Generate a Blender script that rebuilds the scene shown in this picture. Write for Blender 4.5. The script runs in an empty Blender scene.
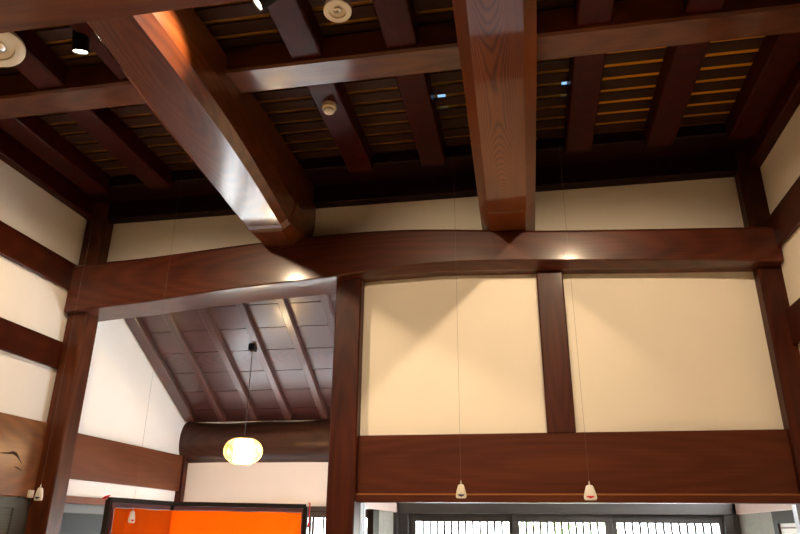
import bpy, bmesh, math, random
from mathutils import Vector, Matrix
random.seed(7)
S = bpy.context.scene
COL = S.collection
PI = math.pi

# ------------------------------------------------------------------ materials
def new_mat(name):
    m = bpy.data.materials.new(name); m.use_nodes = True
    nt = m.node_tree
    return m, nt, nt.nodes['Principled BSDF']

def plain(name, col, rough=.5, metal=0., emit=None, estr=0., coat=0.):
    m, nt, b = new_mat(name)
    b.inputs['Base Color'].default_value = (*col, 1)
    b.inputs['Roughness'].default_value = rough
    b.inputs['Metallic'].default_value = metal
    b.inputs['Coat Weight'].default_value = coat
    if emit:
        b.inputs['Emission Color'].default_value = (*emit, 1)
        b.inputs['Emission Strength'].default_value = estr
    return m

def wood(name, axis, dark, light, rough=.28, coat=.35, ring=5.0, contrast=1.0, bump=.08, spec=.5, along=.35, crough=.16, cior=1.5, saddle=False):
    """lacquered timber, the grain running along one axis (0 x, 1 y, 2 z)"""
    m, nt, b = new_mat(name); N = nt.nodes; L = nt.links
    tc = N.new('ShaderNodeTexCoord')
    def mapped(along, across):
        mp = N.new('ShaderNodeMapping')
        sc = [across]*3; sc[axis] = along
        mp.inputs['Scale'].default_value = sc
        L.new(tc.outputs['Object'], mp.inputs['Vector']); return mp
    a = mapped(along, 2.6)
    wv = N.new('ShaderNodeTexWave'); wv.wave_type = 'RINGS'; wv.rings_direction = 'SPHERICAL'
    wv.inputs['Scale'].default_value = ring; wv.inputs['Distortion'].default_value = 3.2
    wv.inputs['Detail'].default_value = 3; wv.inputs['Detail Scale'].default_value = .8
    L.new(a.outputs[0], wv.inputs['Vector'])
    f = mapped(1.6, 60)
    nz = N.new('ShaderNodeTexNoise'); nz.inputs['Scale'].default_value = 1.0
    nz.inputs['Detail'].default_value = 5; L.new(f.outputs[0], nz.inputs['Vector'])
    g = mapped(.5, 3)
    big = N.new('ShaderNodeTexNoise'); big.inputs['Scale'].default_value = 1.3
    L.new(g.outputs[0], big.inputs['Vector'])
    def mth(op, x, y, c=None):
        n = N.new('ShaderNodeMath'); n.operation = op
        for i, v in enumerate((x, y)):
            if isinstance(v, (int, float)): n.inputs[i].default_value = v
            else: L.new(v, n.inputs[i])
        return n.outputs[0]
    fig = wv.outputs['Fac']
    if saddle:                                                  # arched flat-sawn figure meeting in the middle of the beam
        sp = N.new('ShaderNodeSeparateXYZ'); L.new(tc.outputs['Object'], sp.inputs[0])
        dn = N.new('ShaderNodeTexNoise'); dn.inputs['Scale'].default_value = 2.2; dn.inputs['Detail'].default_value = 2
        dm = mapped(.8, 2.5); L.new(dm.outputs[0], dn.inputs['Vector'])
        xx = mth('ADD', sp.outputs[0], .02); yy = mth('ADD', sp.outputs[1], .15)
        q = mth('SUBTRACT', mth('MULTIPLY', mth('MULTIPLY', xx, xx), 55.0), mth('MULTIPLY', mth('MULTIPLY', yy, yy), 1.1))
        q = mth('ADD', q, mth('MULTIPLY', dn.outputs['Fac'], .55))
        sn = mth('SINE', mth('MULTIPLY', q, 36.0), 0)
        fig = mth('SUBTRACT', 1.0, mth('POWER', mth('ADD', mth('MULTIPLY', sn, .5), .5), 3.0))
    s = mth('ADD', mth('MULTIPLY', fig, .30*contrast), mth('MULTIPLY', nz.outputs['Fac'], .30))
    s = mth('ADD', s, mth('MULTIPLY', big.outputs['Fac'], .55))
    rp = N.new('ShaderNodeValToRGB')
    rp.color_ramp.elements[0].position = .28; rp.color_ramp.elements[0].color = (*dark, 1)
    rp.color_ramp.elements[1].position = .85; rp.color_ramp.elements[1].color = (*light, 1)
    L.new(s, rp.inputs[0]); L.new(rp.outputs[0], b.inputs['Base Color'])
    b.inputs['Roughness'].default_value = rough
    b.inputs['Specular IOR Level'].default_value = spec
    b.inputs['Coat Weight'].default_value = coat; b.inputs['Coat Roughness'].default_value = crough; b.inputs['Coat IOR'].default_value = cior
    bp = N.new('ShaderNodeBump'); bp.inputs['Strength'].default_value = bump; bp.inputs['Distance'].default_value = .01
    L.new(s, bp.inputs['Height']); L.new(bp.outputs[0], b.inputs['Normal'])
    return m

def plaster(name, col):
    m, nt, b = new_mat(name); N = nt.nodes; L = nt.links
    tc = N.new('ShaderNodeTexCoord')
    n1 = N.new('ShaderNodeTexNoise'); n1.inputs['Scale'].default_value = 1.2; n1.inputs['Detail'].default_value = 4
    n2 = N.new('ShaderNodeTexNoise'); n2.inputs['Scale'].default_value = 160; n2.inputs['Detail'].default_value = 3
    L.new(tc.outputs['Object'], n1.inputs['Vector']); L.new(tc.outputs['Object'], n2.inputs['Vector'])
    rp = N.new('ShaderNodeValToRGB')
    rp.color_ramp.elements[0].position = .3; rp.color_ramp.elements[0].color = (*[c*.95 for c in col], 1)
    rp.color_ramp.elements[1].position = .7; rp.color_ramp.elements[1].color = (*col, 1)
    L.new(n1.outputs['Fac'], rp.inputs[0]); L.new(rp.outputs[0], b.inputs['Base Color'])
    b.inputs['Roughness'].default_value = .93; b.inputs['Specular IOR Level'].default_value = .15
    bp = N.new('ShaderNodeBump'); bp.inputs['Strength'].default_value = .15; bp.inputs['Distance'].default_value = .004
    L.new(n2.outputs['Fac'], bp.inputs['Height']); L.new(bp.outputs[0], b.inputs['Normal'])
    return m

D1, L1 = (.042, .0078, .0022), (.19, .050, .0105)
D3, L3 = (.020, .0027, .0010), (.095, .0175, .0048)      # red brown lacquered timber
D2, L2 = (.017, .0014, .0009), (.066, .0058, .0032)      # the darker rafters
WX = wood('timber_grain_x', 0, D1, L1, ring=3, contrast=.35, coat=.35, crough=.13, spec=.25, rough=.35); WY = wood('timber_grain_y', 1, D1, L1, coat=1, cior=1.62, crough=.13, spec=.3, contrast=.45, rough=.3); WYB = wood('timber_grain_bold', 1, D1, L1, coat=.42, cior=1.5, crough=.06, spec=.1, rough=.4, contrast=.9, bump=.02, saddle=True); WZ = wood('timber_grain_z', 2, D3, L3, rough=.45, coat=.03, ring=3, contrast=.4, spec=.2)
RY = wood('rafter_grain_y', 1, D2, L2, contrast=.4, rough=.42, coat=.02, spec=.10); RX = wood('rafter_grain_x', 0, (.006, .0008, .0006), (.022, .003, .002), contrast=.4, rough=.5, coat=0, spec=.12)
WXD = wood('crossing_beam_grain', 0, (.026, .0036, .0013), (.135, .027, .0065), ring=3, contrast=.35, coat=.45, crough=.15, spec=.25, rough=.4); WYD = wood('rail_grain_y', 1, D3, L3, ring=3, contrast=.35, coat=0, spec=.15)
SLAT = wood('ceiling_board_grain', 0, (.022, .0075, .003), (.062, .021, .0075), rough=.6, coat=0, contrast=.3, spec=.2)
SHEDM = wood('shed_board_grain', 0, (.036, .0095, .0075), (.100, .029, .023), rough=.33, coat=.5, ring=7, contrast=.9)
SHEDR = wood('shed_rafter_grain', 1, (.045, .015, .011), (.10, .036, .026), rough=.28, coat=.4)
LOGM = wood('log_grain', 0, (.026, .009, .005), (.085, .030, .015), rough=.4, coat=.08, spec=.3, contrast=.5)
WZL = wood('lit_post_grain', 2, (.030, .0062, .0020), (.135, .036, .0105), rough=.45, coat=.05, ring=3, contrast=.5, spec=.2)  # lit copy of the post timber, alcove light put into the colour
LINT = wood('lintel_board_grain', 0, (.050, .0095, .0035), (.125, .032, .011), rough=.5, coat=.0, contrast=.3, ring=2, spec=.15)
KNOTTY = wood('knotty_board_grain', 1, (.12, .042, .014), (.28, .11, .04), rough=.3, coat=.25, contrast=.5, ring=3)
ALCB = wood('alcove_board_grain', 1, (.09, .024, .008), (.19, .056, .019), rough=.5, coat=0, contrast=.25, ring=2, spec=.2)
GREYW = wood('weathered_board_grain', 0, (.16, .145, .12), (.34, .31, .27), rough=.7, coat=0, contrast=.15, ring=2, spec=.2)
SASH = wood('sash_grain', 0, (.025, .020, .017), (.060, .048, .041), rough=.5, coat=0, contrast=.2)
DARKP = plain('dark_wood_post', (.022, .013, .011), .6); DARKP.node_tree.nodes['Principled BSDF'].inputs['Specular IOR Level'].default_value = .1
PLASTER = plaster('warm_white_plaster', (.80, .735, .63))
PLASTERW = plaster('white_plaster', (.84, .80, .745))
STRAW, nt, bs = new_mat('straw_mat')
bs.inputs['Base Color'].default_value = (.42, .20, .03, 1); bs.inputs['Roughness'].default_value = .8
_t = nt.nodes.new('ShaderNodeBsdfTranslucent'); _t.inputs[0].default_value = (.80, .46, .075, 1); _m = nt.nodes.new('ShaderNodeMixShader'); _m.inputs[0].default_value = .45
nt.links.new(bs.outputs[0], _m.inputs[1]); nt.links.new(_t.outputs[0], _m.inputs[2]); nt.links.new(_m.outputs[0], nt.nodes['Material Output'].inputs[0])
FLOORM = plain('tatami_floor', (.55, .42, .23), .7)
WHITEP = plain('white_plastic', (.78, .76, .70), .35)
CREAMP = plain('cream_plastic', (.70, .64, .50), .35)
BLACKM = plain('black_metal', (.012, .011, .011), .35, .3)
CHROME = plain('reflector_metal', (.75, .72, .66), .18, 1.)
CORDM = plain('pull_cord', (.50, .45, .36), .8); STRING = plain('pull_string', (.12, .09, .07), .9)
NAVY = plain('navy_mark', (.02, .025, .09), .4)
REDM = plain('red_mark', (.65, .02, .03), .4)
GOLD = plain('gold_tip', (.75, .5, .14), .25, 1.)
LACQ = plain('black_lacquer', (.016, .011, .008), .5)
MAROON = plain('maroon_lacquer', (.10, .022, .016), .5)
GLOW = plain('lamp_face_glow', (1, .9, .7), .4, emit=(1, .86, .62), estr=26)

# ------------------------------------------------------------------ mesh helpers
class MB:
    def __init__(s): s.bm = bmesh.new()
    def box(s, x0, x1, y0, y1, z0, z1, bev=0.):
        t = bmesh.new(); r = bmesh.ops.create_cube(t, size=1)
        for v in t.verts:
            v.co = Vector(((x0+x1)/2+v.co.x*(x1-x0), (y0+y1)/2+v.co.y*(y1-y0), (z0+z1)/2+v.co.z*(z1-z0)))
        if bev: bmesh.ops.bevel(t, geom=t.edges[:], offset=bev, segments=1, affect='EDGES')
        return s.merge(t)
    def merge(s, t):
        me = bpy.data.meshes.new('tmp'); t.to_mesh(me); t.free(); s.bm.from_mesh(me); bpy.data.meshes.remove(me); return s
    def loft(s, rings, caps=True, closed=True):
        rows = [[s.bm.verts.new(p) for p in r] for r in rings]; n = len(rows[0])
        for a, b in zip(rows, rows[1:]):
            for i in range(n if closed else n-1):
                s.bm.faces.new((a[i], a[(i+1) % n], b[(i+1) % n], b[i]))
        if caps:
            s.bm.faces.new(rows[0][::-1]); s.bm.faces.new(rows[-1])
        return s
    def tube(s, pts, r, n=8):
        pts = [Vector(p) for p in pts]; rings = []
        for i, p in enumerate(pts):
            d = (pts[min(i+1, len(pts)-1)]-pts[max(i-1, 0)]).normalized()
            u = d.orthogonal().normalized() if abs(d.z) > .9 else d.cross(Vector((0, 0, 1))).normalized()
            if abs(d.z) > .9: u = Vector((1, 0, 0))-d*d.x; u.normalize()
            w = d.cross(u); rr = r[i] if isinstance(r, (list, tuple)) else r
            rings.append([p+u*rr*math.cos(2*PI*k/n)+w*rr*math.sin(2*PI*k/n) for k in range(n)])
        return s.loft(rings)
    def lathe(s, prof, c=(0, 0, 0), axis=(0, 0, 1), n=32):
        q = Vector((0, 0, 1)).rotation_difference(Vector(axis)); c = Vector(c)
        rings = [[c+q@Vector((max(r, 1e-4)*math.cos(2*PI*k/n), max(r, 1e-4)*math.sin(2*PI*k/n), z)) for k in range(n)] for r, z in prof]
        return s.loft(rings)
    def prism(s, poly, vec):
        vec = Vector(vec); return s.loft([[Vector(p) for p in poly], [Vector(p)+vec for p in poly]])
    def build(s, name, mat, parent=None, smooth=False, auto=None):
        bmesh.ops.remove_doubles(s.bm, verts=s.bm.verts, dist=1e-6)
        bmesh.ops.recalc_face_normals(s.bm, faces=s.bm.faces)
        cs = [v.co.copy() for v in s.bm.verts]
        lo = Vector((min(c[i] for c in cs) for i in range(3))); hi = Vector((max(c[i] for c in cs) for i in range(3)))
        o3 = (lo+hi)/2
        for v in s.bm.verts: v.co -= o3
        me = bpy.data.meshes.new(name); s.bm.to_mesh(me); s.bm.free()
        ob = bpy.data.objects.new(name, me); COL.objects.link(ob); me.materials.append(mat)
        if smooth:
            for p in me.polygons: p.use_smooth = True
            if auto: me.set_sharp_from_angle(angle=math.radians(auto))
        if parent is not None:
            ob.parent = parent; ob.location = o3-world_of(parent)
        else: ob.location = o3
        return ob

def world_of(o):
    p = o.location.copy()
    while o.parent is not None:
        o = o.parent; p += o.location
    return p

def tag(o, label, cat, group=None):
    o['label'] = label; o['category'] = cat; o['kind'] = 'thing'
    if group: o['group'] = group
    return o
def struct(o):
    o['kind'] = 'structure'; return o
def empty(name, loc, label, cat, group=None):
    o = bpy.data.objects.new(name, None); COL.objects.link(o); o.location = loc
    o.empty_display_size = .1
    return tag(o, label, cat, group)
def timber(name, mat, x0, x1, y0, y1, z0, z1, label, cat, group=None, bev=.012):
    return tag(MB().box(x0, x1, y0, y1, z0, z1, bev).build(name, mat), label, cat, group)
def interp(tab, x):
    if x <= tab[0][0]: return tab[0][1]
    for (a, b), (c, d) in zip(tab, tab[1:]):
        if x <= c:
            t = (x-a)/(c-a); return b+(d-b)*t
    return tab[-1][1]
def smooth_tab(tab, x, w=.28):
    return sum(interp(tab, x+k*w)*g for k, g in ((-1, .25), (0, .5), (1, .25)))

XL, XR = -4.68, 2.28          # plaster faces of the side walls
YB = 6.12                     # plaster face of the back wall
ZP = 4.775                    # underside of the wall plates

# ------------------------------------------------------------------ the setting: floor, walls
struct(MB().box(-5.2, 3., -4.2, 6.2, -.1, 0).build('floor', FLOORM))
struct(MB().box(-5.2, 3., 6.2, 9.2, -.1, 0).build('floor_back', plain('pale_stone_floor', (.66, .66, .66), .6)))
b = MB()
b.box(XL, XR+.1, YB, YB+.08, 4.02, 5.35)                       # strip over the crossing beam
b.box(-1.6, XR+.1, YB, YB+.08, 2.3, 4.02)                      # panels beside the short post
struct(b.build('wall_back', PLASTER))
struct(MB().box(XL-.12, XL, 2.0, 6.25, 0, 5.35).build('wall_left', PLASTERW))
struct(MB().box(XL-.12, XL, -4., 2.0, 0, 5.35).build('wall_left_boarded', LINT))
struct(MB().box(XR, XR+.12, 2.0, 6.25, 0, 5.35).build('wall_right', PLASTER))
struct(MB().box(XR, XR+.12, -4., 2.0, 0, 5.35).build('wall_right_boarded', LINT))
b = MB()                                                        # wall behind the camera
b.box(XL-.12, XR+.12, -4.1, -4., 1.5, 5.35); b.box(XL-.12, XR+.12, -4.1, -4., 0, .3)
b.box(XL-.12, XR+.12, -4.1, -4., .3, 1.5)
struct(b.build('wall_front', LINT))

# slatted ceiling: boards across the room with narrow gaps, straw mats laid on top
b = MB(); y = 4.505-.1685*46
while y < 5.62:
    b.box(XL+.03, XR-.03, y, y+.122, 5.10, 5.112, .003); y += .1685
struct(b.build('ceiling', SLAT))
b = MB()
b.box(XL+.02, XR-.02, -4., 4.72, 5.125, 5.14); b.box(XL+.02, -.60, 4.72, 5.02, 5.125, 5.14)
b.box(-.53, .455, 4.72, 5.02, 5.125, 5.14); b.box(.50, XR-.02, 4.72, 5.02, 5.125, 5.14)
b.box(XL+.02, XR-.02, 5.02, 6.1, 5.125, 5.14)
struct(b.build('ceiling_mat', STRAW))
struct(MB().box(XL-.3, XR+.3, -4.3, 6.4, 5.36, 5.5).build('roof', DARKP))
SKYP = plain('skylight_pane', (.3, .5, .8), .3, emit=(.30, .58, 1), estr=1.1)
for i, x in ((5, -.565), (6, .49)):
    struct(MB().box(x-.06, x+.06, 4.70, 5.04, 5.17, 5.18).build('window_%d' % i, SKYP))

# ------------------------------------------------------------------ the main timbers
top_t = [(-4.66, 4.205), (-4.335, 4.221), (-3.887, 4.235), (-3.528, 4.26), (-2.642, 4.325), (-2.038, 4.355), (-1.623, 4.368), (-1.166, 4.366), (-.72, 4.339), (-.372, 4.308), (.19, 4.258), (.77, 4.223), (1.3, 4.194), (1.84, 4.166), (2.27, 4.145)]
bot_t = [(-4.66, 3.672), (-4.43, 3.695), (-3.8, 3.734), (-3.2, 3.794), (-2.82, 3.832), (-2.32, 3.866), (-1.75, 3.897), (-1.49, 3.93), (-1.11, 3.968), (-.53, 3.981), (.12, 3.95), (.74, 3.91), (1.43, 3.87), (2.02, 3.823), (2.27, 3.805)]
und_t = [(-4.66, 3.68), (-4.43, 3.700), (-3.99, 3.724), (-3.36, 3.775), (-2.65, 3.828), (-1.8, 3.872), (-1.545, 3.915), (-.66, 3.936), (.11, 3.903), (1.2, 3.849), (2.09, 3.812), (2.27, 3.80)]
rings = []; n = 70
for i in range(n+1):
    x = -4.655+(2.27+4.655)*i/n
    zt, zb, zu = smooth_tab(top_t, x, .15), smooth_tab(bot_t, x, .15), smooth_tab(und_t, x, .15)
    zu = min(zu, zb-.002)
    rings.append([(x, 5.90, zt), (x, 5.875, zt-.03), (x, 5.875, zb+.012), (x, 5.885, zb), (x, 5.985, zu), (x, 6.27, zu), (x, 6.27, zt), (x, 6.1, zt+.01)])
tag(MB().loft(rings).build('crossing_beam', WXD, smooth=True, auto=12),
    'long curved log-like beam spanning the whole back wall above the posts', 'beam')

# two heavy beams running away from the camera, resting on the crossing beam
def ybeam(name, st, label, mat):
    rings = []
    for (y, bz, bl, br, lw, lh, rw, rh, fw_, fh) in st:
        rings.append([(bl-lw, y, 5.0), (bl-lw, y, bz+lh), (bl, y, bz), (br, y, bz), (br+rw, y, bz+rh), (br+fw_, y, bz+fh), (br+fw_, y, 5.0)])
    return tag(MB().loft(rings).build(name, mat, smooth=True, auto=7), label, 'beam')
def resample(tab, ys):
    cols = list(zip(*tab)); yy = cols[0]
    return [[y]+[smooth_tab(list(zip(yy, c)), y, .2) for c in cols[1:]] for y in ys]
YS = [1.7+.2*i for i in range(19)]+[5.46]
a_st = resample([(1.5, 4.56, -2.55, -2.265, .05, .05, .08, .075, .10, .25), (2.95, 4.55, -2.56, -2.253, .05, .05, .08, .075, .10, .25),
    (3.5, 4.52, -2.588, -2.228, .055, .05, .078, .073, .10, .25), (4.2, 4.46, -2.595, -2.198, .06, .05, .072, .068, .10, .25),
    (4.8, 4.387, -2.567, -2.189, .05, .05, .066, .062, .10, .25), (5.5, 4.288, -2.522, -2.193, .045, .05, .062, .055, .11, .25)], YS)
a_st += [[5.5, 4.284, -2.522, -2.193, .045, .05, .062, .055, .11, .25], [5.53, 4.262, -2.50, -2.205, .065, .06, .09, .08, .135, .28], [6.1, 4.272, -2.49, -2.21, .07, .07, .10, .08, .145, .28]]
ybeam('tie_beam', a_st, 'heavy bowed ceiling beam on the left, running back above the alcove opening', WY)
b_st = resample([(1.6, 4.29, -.187, .112, .08, .09, .078, .08, .08, .14), (2.9, 4.29, -.192, .112, .083, .08, .078, .08, .08, .14),
    (3.7, 4.29, -.207, .115, .077, .08, .08, .08, .082, .14), (5.5, 4.29, -.236, .105, .079, .08, .085, .08, .086, .14)], YS)
b_st += [[5.5, 4.29, -.236, .105, .079, .08, .085, .08, .086, .14], [5.52, 4.276, -.225, .095, .09, .09, .095, .09, .096, .14], [6.1, 4.276, -.23, .10, .09, .08, .09, .08, .091, .14]]
ybeam('tie_beam', b_st, 'heavy chamfered ceiling beam in the middle with bold arched grain underneath', WYB)

timber('ceiling_beam', WX, XL, XR, 3.90, 4.19, 4.86, 5.095, 'square ceiling beam crossing under the rafters in the middle of the ceiling', 'beam', bev=.018)
timber('ceiling_beam', WX, XL, XR, 1.86, 2.305, 3.90, 4.36, 'nearest big beam, cutting off the upper left corner of the view', 'beam', bev=.03)
timber('wall_plate', RX, XL, XR, 5.99, 6.12, ZP, 5.1, 'dark plate along the top of the back wall above the narrow plaster strip', 'beam')
timber('wall_plate', RX, XL, XR, 5.63, 5.985, 4.97, 5.095, 'dark flat timber just in front of the back wall plate where the slats end', 'beam')
timber('wall_plate', RY, XL, XL+.10, -3.9, 5.985, ZP, 5.095, 'dark plate along the top of the left wall', 'beam')
timber('wall_plate', RY, XR-.11, XR, -3.9, 5.985, ZP, 5.095, 'dark plate along the top of the right wall', 'beam')

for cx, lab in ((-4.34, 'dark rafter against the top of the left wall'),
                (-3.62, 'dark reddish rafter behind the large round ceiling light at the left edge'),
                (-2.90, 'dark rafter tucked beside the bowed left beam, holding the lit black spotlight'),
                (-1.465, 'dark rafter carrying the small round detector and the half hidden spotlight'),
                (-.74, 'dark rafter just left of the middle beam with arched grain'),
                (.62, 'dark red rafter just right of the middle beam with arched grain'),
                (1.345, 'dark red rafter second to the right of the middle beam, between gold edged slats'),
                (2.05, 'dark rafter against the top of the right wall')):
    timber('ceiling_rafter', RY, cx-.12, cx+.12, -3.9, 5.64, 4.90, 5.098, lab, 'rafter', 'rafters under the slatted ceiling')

# posts and wall timbers of the back wall
timber('post', WZL, -4.665, -4.44, 5.95, 6.17, 0, 5.1, 'tall dark corner post on the left, at the left side of the alcove opening', 'post')
timber('post', WZ, -1.77, -1.515, 5.985, 6.24, 0, 3.925, 'thick square post in the middle, between alcove and plaster panels', 'post')
timber('post', WZ, .170, .413, 6.04, 6.13, 2.395, 3.93, 'short post dividing the two plaster panels above the wide lintel', 'post')
timber('post', WZ, 2.088, 2.33, 5.985, 6.2, 0, 5.1, 'tall dark corner post at the right end of the back wall', 'post')
lt = MB(); lt.box(-1.515, 2.09, 6.05, 6.2, 1.895, 2.405, .008)
lo = lt.build('lintel', LINT)
tag(lo, 'wide brown lintel board under the plaster panels, above the lattice windows', 'lintel')
b = MB(); b.loft([[(x, 6.05, 1.906), (x, 6.030, 1.888), (x, 6.030, 1.838), (x, 6.036, 1.832), (x, 6.2, 1.832), (x, 6.2, 1.902)] for x in (-1.515, 2.09)])
b.build('lower_rail', LINT, lo)
b = MB(); b.loft([[(x, 6.048, 1.903), (x, 6.0285, 1.889), (x, 6.0265, 1.891), (x, 6.046, 1.905)] for x in (-1.515, 2.09)])  # lamp light on the bevel, put into the colour of a lighter strip
k = b.build('edge_highlight', plain('lit_edge_tint', (.24, .085, .024), .5), lo); k['label'] = 'thin strip tinted as a lit edge along the lower part of the lintel'

# left and right wall timbers
for y1, z0, z1, w, lab in ((5.95, 3.925, 4.218, WYD, 'upper dark rail across the left wall'),
                           (5.95, 3.097, 3.373, WYD, 'lower dark rail across the left wall')):
    timber('wall_rail', w, XL, XL+.04, -3.9, y1, z0, z1, lab, 'rail', bev=.006)
kb = timber('wall_board', KNOTTY, XL, XL+.045, -3.9, 5.95, 1.86, 2.558, 'wide brown knotty board low on the left wall beside the corner post', 'board', bev=.006)
b = MB()                                                       # the dark split in the board
pts = [(5.40, 2.215, .004), (5.50, 2.222, .010), (5.565, 2.232, .017), (5.61, 2.222, .020), (5.655, 2.19, .012), (5.70, 2.15, .003)]
b.loft([[(XL+.043, y, z+h), (XL+.047, y, z+h*.6), (XL+.047, y, z-h*.6), (XL+.043, y, z-h)] for y, z, h in pts])
b.loft([[(XL+.043, y, z+h), (XL+.047, y, z+h*.6), (XL+.047, y, z-h*.6), (XL+.043, y, z-h)] for y, z, h in ((5.62, 2.115, .002), (5.67, 2.105, .009), (5.72, 2.085, .002))])
k = b.build('knot', plain('dark_split', (.03, .012, .006), .9), kb); k['label'] = 'dark split knot in the board'
for z0, z1, lab in ((3.938, 4.257, 'upper dark rail across the right wall'), (3.085, 3.402, 'middle dark rail across the right wall')):
    timber('wall_rail', WYD, XR-.04, XR, -3.9, 5.985, z0, z1, lab, 'rail', bev=.006)

# ------------------------------------------------------------------ the alcove behind the left bay
XA = -4.56; YA = 8.6
roofz = lambda y: 3.873-.529*(y-6.75)
b = MB()                                                       # left wall following the roof slope
b.prism([(XA, 6.18, 1.2), (XA, 8.8, 1.2), (XA, 8.8, roofz(8.8)+.15), (XA, 6.18, roofz(6.18)+.15)], (-.12, 0, 0))
struct(b.build('wall_alcove_left', PLASTERW))
b = MB(); b.box(XA-.1, -1.69, YA, YA+.1, 1.875, 2.95)
struct(b.build('wall_alcove_back', PLASTERW))
tag(MB().box(XA, XA+.05, 6.18, 8.56, 2.055, 2.50, .006).build('wall_board', ALCB), 'brown board across the left alcove wall, running from corner post to log', 'board')
timber('post', WZ, XA, XA+.085, 8.5, 8.6, 0, 2.52, 'thin brown post in the far left corner of the alcove under the log', 'post', bev=.005)
tag(MB().box(XA, XA+.055, 6.18, 8.5, 1.825, 1.895, .004).build('door_lintel', ALCB), 'thin brown rail under the white strip, above the glazed door on the left', 'rail')

b = MB()                                                       # log purlin
n = 40; rings = []
for i in range(25):
    x = XA+(-1.70-XA)*i/24
    w = .012*math.sin(x*2.1)+.008*math.sin(x*5.3+1)
    rings.append([(x, 8.655+(.205+w)*math.cos(2*PI*k/n), 2.682+w*.4+(.277+w*.6)*math.sin(2*PI*k/n)) for k in range(n)])
b.loft(rings)
tag(b.build('log_beam', LOGM, smooth=True, auto=40), 'thick round log along the back of the alcove below the sloping roof', 'log')

# sloping board ceiling: separate courses with fine seams, and the rafters under it
off = .07
b = MB(); ny = Vector((0, .529, 1)).normalized(); sl = Vector((0, 1, -.529)).normalized()
o0 = Vector((0, 6.28, roofz(6.28)))+ny*off
cuts = [.0, .125, .49, .86, 1.235, 1.61, 1.98, 2.36, 2.75]
for s0, s1 in zip(cuts, cuts[1:]):
    p0 = o0+sl*(s0+.005); p1 = o0+sl*(s1-.005)
    b.loft([[(x, p0.y, p0.z), (x, p1.y, p1.z), (x, p1.y+ny.y*.02, p1.z+ny.z*.02), (x, p0.y+ny.y*.02, p0.z+ny.z*.02)] for x in (XA-.02, 2.5)])
struct(b.build('ceiling_alcove', SHEDM))
b = MB(); p0 = o0+ny*.022; p1 = o0+sl*2.75+ny*.022
b.loft([[(x, p0.y, p0.z), (x, p1.y, p1.z), (x, p1.y, p1.z+.03), (x, p0.y, p0.z+.03)] for x in (XA-.02, 2.5)])
struct(b.build('ceiling_alcove_backing', DARKP))
def shed_rafter(cx, w, lab):
    a0 = Vector((cx, 6.3, roofz(6.3))); a1 = Vector((cx, 8.5, roofz(8.5)))
    u = ny*(off-.001); c = .006
    ring = lambda p: [p+Vector((-w+c, 0, 0)), p+Vector((w-c, 0, 0)), p+Vector((w, 0, 0))+ny*c, p+Vector((w, 0, 0))+u, p+Vector((-w, 0, 0))+u, p+Vector((-w, 0, 0))+ny*c]
    tag(MB().loft([ring(a0), ring(a1)]).build('sloping_rafter', SHEDR), lab, 'rafter', 'rafters under the sloping alcove roof')
shed_rafter(-4.475, .075, 'sloping alcove rafter lying against the left white wall')
shed_rafter(-4.01, .043, 'sloping alcove rafter second from the left white wall')
shed_rafter(-3.55, .043, 'sloping alcove rafter just left of the hanging lantern cord')
shed_rafter(-3.08, .043, 'sloping alcove rafter that the lantern hangs from')
shed_rafter(-2.59, .043, 'sloping alcove rafter just right of the hanging lantern')
shed_rafter(-2.095, .043, 'sloping alcove rafter nearest the thick middle post')

# lantern
lx, ly, lz = -3.13, 7.25, 2.412
la = empty('pendant_lantern', (lx, ly, lz-.145), 'glowing oval paper lantern hanging on a cord inside the alcove', 'lamp')
zc = roofz(7.25)
b = MB(); b.box(lx-.036, lx+.036, ly-.05, ly+.05, zc-.055, zc+.03, .006); b.build('ceiling_box', BLACKM, la)
b = MB(); b.tube([(lx, ly, zc-.05), (lx, ly, lz+.13)], .0045); b.build('cord', BLACKM, la)
m, nt, bs = new_mat('lantern_paper'); N = nt.nodes; Lk = nt.links
bs.inputs['Base Color'].default_value = (.85, .62, .25, 1); bs.inputs['Emission Color'].default_value = (1, .52, .13, 1); bs.inputs['Emission Strength'].default_value = .4
tr = N.new('ShaderNodeBsdfTransparent'); mx = N.new('ShaderNodeMixShader')
tcn = N.new('ShaderNodeTexCoord'); nz = N.new('ShaderNodeTexNoise'); nz.inputs['Scale'].default_value = 14
rp = N.new('ShaderNodeValToRGB'); rp.color_ramp.elements[0].position = .42; rp.color_ramp.elements[0].color = (.12, .12, .12, 1); rp.color_ramp.elements[1].position = .6; rp.color_ramp.elements[1].color = (.5, .5, .5, 1)
Lk.new(tcn.outputs['Object'], nz.inputs['Vector']); Lk.new(nz.outputs['Fac'], rp.inputs[0]); Lk.new(rp.outputs[0], mx.inputs[0])
Lk.new(bs.outputs[0], mx.inputs[1]); Lk.new(tr.outputs[0], mx.inputs[2]); Lk.new(mx.outputs[0], N['Material Output'].inputs[0])
prof = [(.215*math.sin(a)**.82, .147*-math.cos(a)) for a in [math.radians(28+(152-28)*i/20) for i in range(21)]]
b = MB(); b.lathe(prof, (lx, ly, lz), n=48); sh = b.build('lantern_shade', m, la, smooth=True)
bm_ = bmesh.new(); bm_.from_mesh(sh.data)
bmesh.ops.delete(bm_, geom=[f for f in bm_.faces if len(f.verts) > 4], context='FACES'); bm_.to_mesh(sh.data); bm_.free()
b = MB(); b.lathe([(.100, -.125), (.104, 0), (.100, .125)], (lx, ly, lz), n=32)
b.build('inner_tube', plain('lantern_tube_glow', (1, .9, .7), .5, emit=(1, .80, .50), estr=34), la, smooth=True, auto=40)
for z, r in ((-.130, .118), (.130, .118)):
    b = MB(); b.tube([(lx+r*math.cos(2*PI*i/32), ly+r*math.sin(2*PI*i/32), lz+z) for i in range(33)], .006); b.build('rim_ring', GOLD, la)

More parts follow.
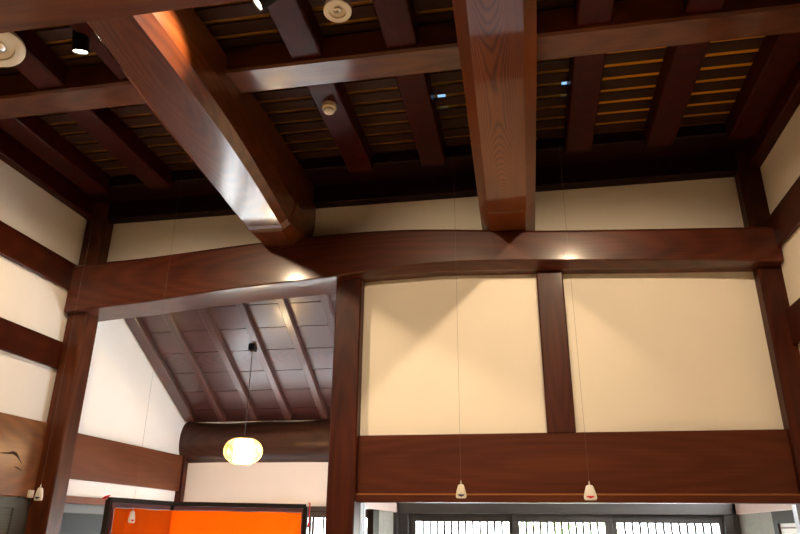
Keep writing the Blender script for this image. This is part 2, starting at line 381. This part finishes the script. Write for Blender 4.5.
# ------------------------------------------------------------------ back rooms: kamoi, windows, side walls
b = MB(); b.box(XA, -1.69, YA-.04, YA+.1, 1.82, 1.878, .004); b.box(XA, -1.69, YA-.02, YA+.1, 1.752, 1.82, .004)
struct(b.build('trim_1', SASH))
GLASS, nt, bs = new_mat('window_glass')
_t = nt.nodes.new('ShaderNodeBsdfTransparent'); _g = nt.nodes.new('ShaderNodeBsdfGlossy'); _g.inputs['Roughness'].default_value = .02
_m = nt.nodes.new('ShaderNodeMixShader'); _m.inputs[0].default_value = .05; nt.nodes.remove(bs)
nt.links.new(_t.outputs[0], _m.inputs[1]); nt.links.new(_g.outputs[0], _m.inputs[2]); nt.links.new(_m.outputs[0], nt.nodes['Material Output'].inputs[0])
def lattice_window(idx, x0, x1, y, ztop, zbot, rail, stile, bars, pitch, w):
    f = MB(); f.box(x0, x1, y, y+.035, ztop-rail, ztop, .003); f.box(x0, x1, y, y+.035, zbot, zbot+.09, .003)
    f.box(x0, x0+stile, y, y+.035, zbot+.09, ztop-rail, .003); f.box(x1-stile, x1, y, y+.035, zbot+.09, ztop-rail, .003)
    o = struct(f.build('window_%d' % idx, SASH))
    g = MB(); n = int(round((x1-x0-2*stile)/pitch)); p = (x1-x0-2*stile)/n
    for i in range(1, n):
        g.box(x0+stile+p*i-w/2, x0+stile+p*i+w/2, y+.008, y+.03, zbot+.08, ztop-rail+.01)
    g.box(x0+stile, x1-stile, y+.031, y+.036, (ztop+zbot)/2-.02, (ztop+zbot)/2+.02)
    g.build('lattice', SASH, o)
    g = MB(); g.box(x0+stile-.01, x1-stile+.01, y+.038, y+.042, zbot+.08, ztop-rail+.01); g.build('pane', GLASS, o)
    return o
YW = 8.72
lattice_window(1, -1.50, -.195, YW, 1.812, .33, .100, .085, True, .0865, .025)
lattice_window(2, -.245, .915, YW-.04, 1.812, .33, .100, .085, True, .0835, .025)
lattice_window(3, .905, 2.16, YW, 1.812, .33, .100, .065, True, .0865, .025)
b = MB(); b.box(-1.64, 2.28, YW-.1, YW+.1, 1.805, 2.25, .005); b.box(-1.64, -1.50, YW-.08, YW+.06, 0, 1.81, .005); b.box(2.14, 2.26, YW-.08, YW+.06, 0, 1.81, .005); b.box(-1.6, 2.25, YW-.08, YW+.06, 0, .36); b.box(-1.72, -1.62, YW-.2, YW+.1, 0, 2.2); b.box(2.24, 2.4, YW-.1, YW+.1, 0, 2.2)
struct(b.build('trim_2', SASH))
lattice_window(4, -2.72, -1.72, YA+.02, 1.755, .4, .012, .03, True, .115, .022)
lattice_window(7, -4.46, -2.73, YA+.02, 1.755, .4, .012, .03, True, .115, .022)
b = MB(); b.box(XA, -1.69, YA, YA+.1, 0, .41)
struct(b.build('wall_alcove_base', ALCB))
b = MB(); b.box(-1.7, 2.4, YW, YW+.1, 2.24, 2.9)
struct(b.build('wall_far', PLASTERW))

WEATH = plain('pale_pinkish_beam', (.50, .36, .32), .4)
timber('side_beam', WEATH, -1.72, -1.62, 6.3, 8.62, 1.81, 1.99, 'pale beam over the side opening, right behind the thick middle post', 'beam', bev=.004)
timber('side_beam', WEATH, 2.27, 2.37, 6.3, 8.62, 1.81, 1.99, 'pale pinkish beam on the right side of the window room', 'beam', bev=.004)
timber('door_post', DARKP, -1.705, -1.635, 7.30, 7.58, 0, 1.81, 'dark narrow post left of the lattice windows, beside weathered boards', 'post', bev=.004)
def weathered(x0, x1, y0, y1, lab):
    w = MB(); z = 1.81
    for h in (.09, .12, .14, .2, .2, .2, .2, .2, .2, .2):
        w.box(x0+random.uniform(0, .010), x1, y0, y1, z-h, z+.001); z -= h
    return struct(w.build(lab, GREYW))
weathered(-1.70, -1.66, 7.58, 8.62, 'wall_side_left')
weathered(2.29, 2.33, 7.45, 8.62, 'wall_side_right')
b = MB(); b.box(2.28, 2.33, 7.32, 7.45, 0, 1.81); b.box(2.28, 2.33, 6.3, 7.32, 1.70, 1.81); b.box(2.28, 2.33, 6.3, 6.36, 0, 1.70)
do = struct(b.build('door_1', DARKP))
b = MB(); b.box(2.30, 2.31, 6.36, 7.32, .1, 1.70); b.build('paper_panel', plain('door_paper', (.85, .84, .80), .6), do)
b = MB(); b.box(2.292, 2.318, 6.36, 7.32, 1.655, 1.668); b.build('thin_bar', MAROON, do)

# translucent curtain at the right edge and at the post
CURT, nt, bs = new_mat('sheer_curtain')
bs.inputs['Base Color'].default_value = (.86, .87, .90, 1); bs.inputs['Roughness'].default_value = .4
tl = nt.nodes.new('ShaderNodeBsdfTranslucent'); tl.inputs[0].default_value = (.9, .92, .95, 1)
mx = nt.nodes.new('ShaderNodeMixShader'); mx.inputs[0].default_value = .65
nt.links.new(bs.outputs[0], mx.inputs[1]); nt.links.new(tl.outputs[0], mx.inputs[2]); nt.links.new(mx.outputs[0], nt.nodes['Material Output'].inputs[0])
def curtain(x0, y0, x1, y1, ztop, zbot, waves, amp, lab):
    d = Vector((x1-x0, y1-y0, 0)); nn = Vector((-d.y, d.x, 0)).normalized(); rows = []
    n = waves*10
    for z in (zbot, ztop):
        a = [Vector((x0, y0, z))+d*(i/n)+nn*amp*math.sin(2*PI*waves*i/n) for i in range(n+1)]
        rows.append(a+[p+nn*.002 for p in a[::-1]])
    return tag(MB().loft(rows).build('sheer_curtain', CURT, smooth=True, auto=50), lab, 'curtain')
curtain(2.12, 6.36, 2.26, 6.48, 1.835, .1, 3, .012, 'sheer white curtain gathered at the right end of the opening')
curtain(-1.60, 6.31, -1.49, 6.31, 1.84, .1, 3, .012, 'sheer white curtain strip hanging right beside the thick middle post')

# doors at the lower left
b = MB(); b.box(XL, XL+.03, 4.6, 5.80, 1.76, 1.85, .003); b.box(XL, XL+.03, 5.74, 5.80, 0, 1.76, .003); b.box(XL, XL+.02, 5.80, 5.95, 0, 1.86)
DG = wood('grey_green_door', 1, (.05, .052, .042), (.085, .085, .07), rough=.5, coat=0)
do = struct(b.build('door_2', DG)); b = MB(); b.box(XL, XL+.014, 4.6, 5.74, .05, 1.76); b.build('door_panel', DG, do)
b = MB(); b.box(XA, XA+.03, 6.2, 8.5, 1.735, 1.822, .003); b.box(XA, XA+.03, 7.9, 8.0, 0, 1.735, .003)
SMOKY = plain('smoky_glass', (.026, .030, .028), .55); SMOKY.node_tree.nodes['Principled BSDF'].inputs['Specular IOR Level'].default_value = .12
do = struct(b.build('door_3', plain('door_rail', (.085, .088, .085), .6)))
b = MB(); b.box(XA, XA+.012, 6.2, 7.9, .05, 1.735); b.build('glass_panel', SMOKY, do)

# ------------------------------------------------------------------ folding clothes rack with the orange cloth
P = [Vector((-3.466, 5.373, 0)), Vector((-3.366, 6.24, 0)), Vector((-2.218, 6.806, 0))]; ZT = 1.84
rk = empty('clothes_rack', P[1], 'folding black and maroon lacquered rack holding up the orange cloth in the alcove', 'rack')
def bar(mb, a, b_, w, h, z0):
    d = (b_-a).normalized(); nn = Vector((-d.y, d.x, 0))*w
    mb.loft([[p+nn+Vector((0, 0, z0)), p-nn+Vector((0, 0, z0)), p-nn+Vector((0, 0, z0+h)), p+nn+Vector((0, 0, z0+h))] for p in (a, b_)])
for a, b_ in ((P[0], P[1]), (P[1], P[2])):
    LACQ.node_tree.nodes['Principled BSDF'].inputs['Specular IOR Level'].default_value = .15
    q = MB(); bar(q, a, b_, .022, .04, ZT-.04); q.build('top_bar', LACQ, rk)
    d = (b_-a).normalized()
    q = MB(); bar(q, a+d*.03, b_-d*.03, .012, .035, ZT-.076); q.build('inner_bar', MAROON, rk)
for i, p in enumerate(P):
    q = MB(); q.box(p.x-.022, p.x+.022, p.y-.022, p.y+.022, .03, ZT-.02, .004); q.build('upright', LACQ, rk)
    q = MB(); q.box(p.x-.03, p.x+.03, p.y-.2, p.y+.2, 0, .05, .008); q.build('foot', LACQ, rk)
for p, s in ((P[2], 1),):
    q = MB(); x = p.x+s*.026
    q.tube([(x, p.y, ZT+.012), (x+s*.014, p.y, ZT+.004), (x+s*.016, p.y, ZT-.03), (x+s*.012, p.y, ZT-.12), (x+s*.012, p.y, ZT-.22)], [.006, .008, .006, .005, .012]); q.build('tassel', REDM, rk, smooth=True)
q = MB(); x = P[0].x-.03
q.tube([(x-.04, P[0].y, ZT-.014), (x-.012, P[0].y, ZT-.004), (x+.012, P[0].y, ZT+.006), (x+.03, P[0].y, ZT+.016)], [.005, .014, .009, .004]); q.build('bow', REDM, rk, smooth=True)
d0 = (P[1]-P[0]).normalized(); d1 = (P[2]-P[1]).normalized()
for p, d in ((P[0]+d0*.06, d0), (P[2]-d1*.075, d1)):
    q = MB(); c = p+Vector((0, 0, ZT-.088)); q.tube([c-d*.03, c+d*.03], .009); q.build('rod_tip', GOLD, rk)
for p, d in ((P[0], d0), (P[2], -d1)):
    q = MB(); a = p+d*.022; c = p+d*(.062 if p is P[0] else .04); bar(q, a, c, .010, ZT-.15, .08); q.build('inner_upright', MAROON, rk)
# cloth
CLOTH, nt, bs = new_mat('orange_cloth'); N = nt.nodes; Lk = nt.links
bs.inputs['Base Color'].default_value = (.95, .21, .009, 1); bs.inputs['Roughness'].default_value = .8; bs.inputs['Specular IOR Level'].default_value = .1
tl = N.new('ShaderNodeBsdfTranslucent'); tl.inputs[0].default_value = (1, .31, .014, 1); mx = N.new('ShaderNodeMixShader'); mx.inputs[0].default_value = .7
Lk.new(bs.outputs[0], mx.inputs[1]); Lk.new(tl.outputs[0], mx.inputs[2]); Lk.new(mx.outputs[0], N['Material Output'].inputs[0])
path = [P[0]+d0*.04+(P[1]-P[0]-d0*.04)*(i/24) for i in range(24)]+[P[1]+(P[2]-P[1]-d1*.045)*(i/30) for i in range(31)]
rows = []
for z, amp in ((.25, .022), (1.2, .014), (1.60, .007), (1.70, .004), (ZT-.082, .001)):
    a = []
    for i, p in enumerate(path):
        d = d0 if i < 24 else d1; nn = Vector((d.y, -d.x, 0))
        a.append(p+nn*(.032+amp*math.sin(i*.9)+amp*.6*math.sin(i*2.1+1))+Vector((0, 0, z-(.003*math.sin(i*.5) if z > 1.7 else 0))))
    rows.append(a+[p+Vector((.0, .003, 0)) for p in a[::-1]])
tag(MB().loft(rows).build('orange_cloth', CLOTH, smooth=True, auto=60), 'bright orange cloth hung over the black lacquered rack', 'cloth')

# ------------------------------------------------------------------ pull cords with handles
def pull(x, y, z, rot, mat, mark, ztop, lab, w=.084, h=.107):
    e = empty('pull_cord', (x, y, z-h/2), lab, 'cord', 'pull cords hanging from the ceiling')
    c, s = math.cos(rot), math.sin(rot)
    T = lambda u, v, t: Vector((x+u*c-t*s, y+u*s+t*c, z+v))
    prof = [(0, .5), (.15, .485), (.26, .43), (.34, .25), (.44, -.02), (.5, -.26), (.5, -.40), (.42, -.49), (0, -.5)]
    full = [(u*w, v*h) for u, v in prof]+[(-u*w, v*h) for u, v in prof[-2:0:-1]]
    q = MB()
    q.loft([[T(u*k, v*k, t) for u, v in full] for k, t in ((.86, -.013), (1, -.008), (1, .008), (.86, .013))])
    hd = q.build('handle', mat, e, smooth=True, auto=50)
    q = MB(); u, v = .34*w, -.22*h
    q.loft([[T(a, bb, t) for a, bb in ((-u, v), (u, v), (u*.75, v-.1*h), (u*.3, v-.13*h), (0, v-.19*h), (-u*.3, v-.13*h), (-u*.75, v-.1*h))] for t in (-.0142, -.011)])
    mk = q.build('printed_mark', mark, hd)
    q = MB(); q.tube([T(0, h*.48, 0), T(0, h*.48+.012, 0), T(0, h*.48+.03, 0)], [.004, .006, .0025]); q.build('bead', CORDM, e)
    q = MB(); q.tube([(x, y, z+h*.5+.02), (x, y, ztop)], .0010, 6); q.build('string', STRING, e)
    return e
pull(-0.545, 5.6, 1.899, .12, CREAMP, NAVY, 5.10, 'pull cord with cream handle and navy mark, in front of the lintel at centre')
pull(0.448, 5.6, 1.890, 0, WHITEP, REDM, 5.10, 'pull cord with white handle and red mark, in front of the lintel at right', .096, .112)
pull(-3.375, 5.6, 1.689, 1.2, WHITEP, REDM, 5.10, 'pull cord with slim white handle hanging in front of the orange cloth', .060, .097)
pull(-4.310, 5.6, 1.875, -.25, WHITEP, NAVY, 5.10, 'pull cord with white handle and navy mark, in front of the left corner post', .092, .112)
e = empty('wall_switch', (XL+.045, 5.88, 1.86), 'small cream box fixed at the lower end of the knotty board', 'switch')
b = MB(); b.box(XL+.045, XL+.075, 5.855, 5.915, 1.855, 1.925, .004); b.build('switch_box', CREAMP, e)
b = MB(); b.box(XL+.075, XL+.082, 5.87, 5.90, 1.885, 1.915, .002); b.build('rocker', WHITEP, e)

# ------------------------------------------------------------------ ceiling fittings
def ceiling_disc(x, y, ztop, zface, r, lab, tilt=(0, 0, -1)):
    e = empty('emergency_light', (x, y, ztop), lab, 'ceiling light')
    ax = Vector(tilt).normalized()
    c = Vector((x, y, zface))
    b = MB(); b.lathe([(r*.55, -.10), (r*.9, -.06), (r, -.03), (r, -.004), (r*.97, 0), (r*.62, .002), (r*.58, -.012), (r*.3, -.02), (0, -.022)], c, ax, 48)
    bd = b.build('housing', CREAMP, e, smooth=True, auto=35)
    b = MB(); b.lathe([(r*.34, -.018), (r*.32, -.010), (r*.2, -.002), (0, 0)], c, ax, 32); b.build('lens', CHROME, e, smooth=True)
    b = MB(); b.lathe([(.014, .004), (.016, .012), (.010, .022), (0, .026)], c, ax, 16); b.build('bulb', WHITEP, e, smooth=True)
    b = MB(); b.tube([c-ax*.09, (x, y, ztop)], r*.35, 16); b.build('stem', BLACKM, e)
    return e
ceiling_disc(-1.10, 3.44, 5.10, 4.87, .096, 'round cream emergency light hanging between rafters left of the middle beam', (.05, -.12, -1))
ceiling_disc(-3.59, 3.30, 4.90, 4.80, .18, 'large round cream emergency light cut off at the left edge', (.25, -.1, -1))
e = empty('smoke_detector', (-1.465, 4.5, 4.90), 'small round smoke detector on a rafter near the square ceiling beam', 'detector')
b = MB(); b.lathe([(.058, -.05), (.06, -.012), (.05, 0), (0, .001)], (-1.465, 4.5, 4.85), (0, 0, -1), 32); b.build('base', CREAMP, e, smooth=True, auto=40)
b = MB(); b.lathe([(.046, -.002), (.046, .016), (.036, .028), (.018, .035), (0, .036)], (-1.465, 4.5, 4.85), (0, 0, -1), 32); b.build('dome', WHITEP, e, smooth=True)

def spotlight(x, y, z, aim, lab, power, cone=110, col=(1, .745, .48), group='spotlights on the rafters', blend=.5, glow=GLOW):
    ax = (Vector(aim)-Vector((x, y, z))).normalized(); c = Vector((x, y, z))
    e = empty('spotlight', (x, y, 4.9), lab, 'spotlight', group)
    b = MB(); b.lathe([(0, -.17), (.045, -.17), (.056, -.15), (.058, 0), (.050, 0), (.046, -.03), (0, -.032)], c, ax, 32); b.build('housing', BLACKM, e, smooth=True, auto=35)
    b = MB(); b.lathe([(.047, -.028), (.047, -.010), (.03, -.006), (0, -.005)], c, ax, 32); b.build('lamp_face', glow, e, smooth=True, auto=40)
    b = MB(); b.tube([c-ax*.14, (x, y, 4.905)], .012, 10); b.lathe([(.05, 0), (.05, .02), (0, .02)], (x, y, 4.9), (0, 0, -1), 24); b.build('bracket', BLACKM, e)
    l = bpy.data.lights.new('spot', 'SPOT'); l.energy = power; l.color = col; l.spot_size = math.radians(cone); l.spot_blend = blend; l.shadow_soft_size = .03
    o = bpy.data.objects.new('spot_lamp', l); COL.objects.link(o); o.location = c+ax*.02
    o.rotation_euler = ax.to_track_quat('-Z', 'Y').to_euler()
    return e
spotlight(-3.02, 3.44, 4.80, (-3.15, 4.25, 2.3), 'lit black spotlight beside the bowed left beam, near the big round light', 300, 140)
spotlight(-1.585, 3.22, 4.82, (-2.35, 3.05, 4.1), 'lit spotlight half cut off by the top edge, left of the small cream emergency light', 210, 84)
spotlight(.66, 3.36, 4.84, (.62, 4.3, 2.3), 'spotlight just above the top edge, right of the middle beam', 265, 138)
l = bpy.data.lights.new('spot', 'SPOT'); l.energy = 210; l.color = (1, .745, .48); l.spot_size = math.radians(58); l.spot_blend = .8; l.shadow_soft_size = .03
o = bpy.data.objects.new('spot_lamp', l); COL.objects.link(o); o.location = (-.74, 2.7, 4.78)  # added unseen spot without fixture, brightens the middle plaster
o.rotation_euler = (Vector((-.6, 6.1, 3.1))-o.location).to_track_quat('-Z', 'Y').to_euler()

# ------------------------------------------------------------------ daylight and added fill lights
W = bpy.data.worlds.new('daylight'); S.world = W; W.use_nodes = True
bg = W.node_tree.nodes['Background']; bg.inputs[0].default_value = (.90, .96, 1, 1); bg.inputs[1].default_value = 18.0
def area(name, loc, target, sx, sy, power, col):
    l = bpy.data.lights.new(name, 'AREA'); l.shape = 'RECTANGLE'; l.size = sx; l.size_y = sy; l.energy = power; l.color = col
    o = bpy.data.objects.new(name, l); COL.objects.link(o); o.location = loc
    o.rotation_euler = (Vector(target)-Vector(loc)).to_track_quat('-Z', 'Y').to_euler(); return o
area('floor_bounce_fill', (-1.2, .9, 3.75), (-1.2, .9, 0), 3.2, 1.2, 110, (1, .86, .68))  # added unseen fill, bounces off the floor onto the beam undersides
area('mat_glow_fill', (1.35, 4.7, 5.33), (1.35, 4.7, 5.1), 1.5, 1.5, 6.0, (1, .8, .5))  # added unseen fill over the slats, makes the right-hand mats glow gold
for nm, loc, sx in (('lattice_window_daylight', (.33, 8.90, 1.05), 3.7), ('alcove_window_daylight', (-3.1, 8.78, 1.05), 2.8)):
    o = area(nm, loc, (loc[0], 0, loc[2]), sx, 1.5, 1, (1, 1, 1)); o.data.cycles.is_portal = True

# garden outside the lattice windows
GREEN = plain('hedge_leaf', (.62, .78, .34), .6)
struct(MB().box(-14, 14, 9.3, 30, -.25, -.15).build('ground', plain('garden_ground', (.82, .80, .76), .9)))
b = MB()
for i in range(900):
    c = Vector((random.uniform(-.4, 1.3), random.uniform(11.2, 11.8), random.uniform(-.1, 2.1)))
    r = Matrix.Rotation(random.uniform(0, 6.3), 3, 'Z')@Matrix.Rotation(random.uniform(-1, 1), 3, 'X')
    b.bm.faces.new([b.bm.verts.new(c+r@Vector(v)*.09) for v in ((-.4, -.6, 0), (.4, -.6, 0), (.5, .2, .1), (0, .9, 0), (-.5, .2, .1))])
tag(b.build('garden_shrub', GREEN), 'green shrub in the garden glimpsed through the middle lattice window', 'shrub')

# ------------------------------------------------------------------ camera
f_px, pitch, yaw, roll = 668.97, math.radians(21.5336), math.radians(10.7075), math.radians(.6022)
fw = Vector((-math.sin(yaw)*math.cos(pitch), math.cos(yaw)*math.cos(pitch), math.sin(pitch)))
r0 = Vector((math.cos(yaw), math.sin(yaw), 0)); u0 = r0.cross(fw)
r = r0*math.cos(roll)+u0*math.sin(roll); u = -r0*math.sin(roll)+u0*math.cos(roll)
cam = bpy.data.cameras.new('camera'); cam.sensor_width = 36; cam.lens = f_px*36/800; cam.clip_start = .05
co = bpy.data.objects.new('camera', cam); COL.objects.link(co)
M = Matrix((r, u, -fw)).transposed().to_4x4(); M.translation = Vector((0, 0, 1.6)); co.matrix_world = M
S.camera = co
S.view_settings.view_transform = 'Standard'; S.view_settings.look = 'None'; S.view_settings.gamma = 1
S.view_settings.use_curve_mapping = False; S.view_settings.exposure = 0.08
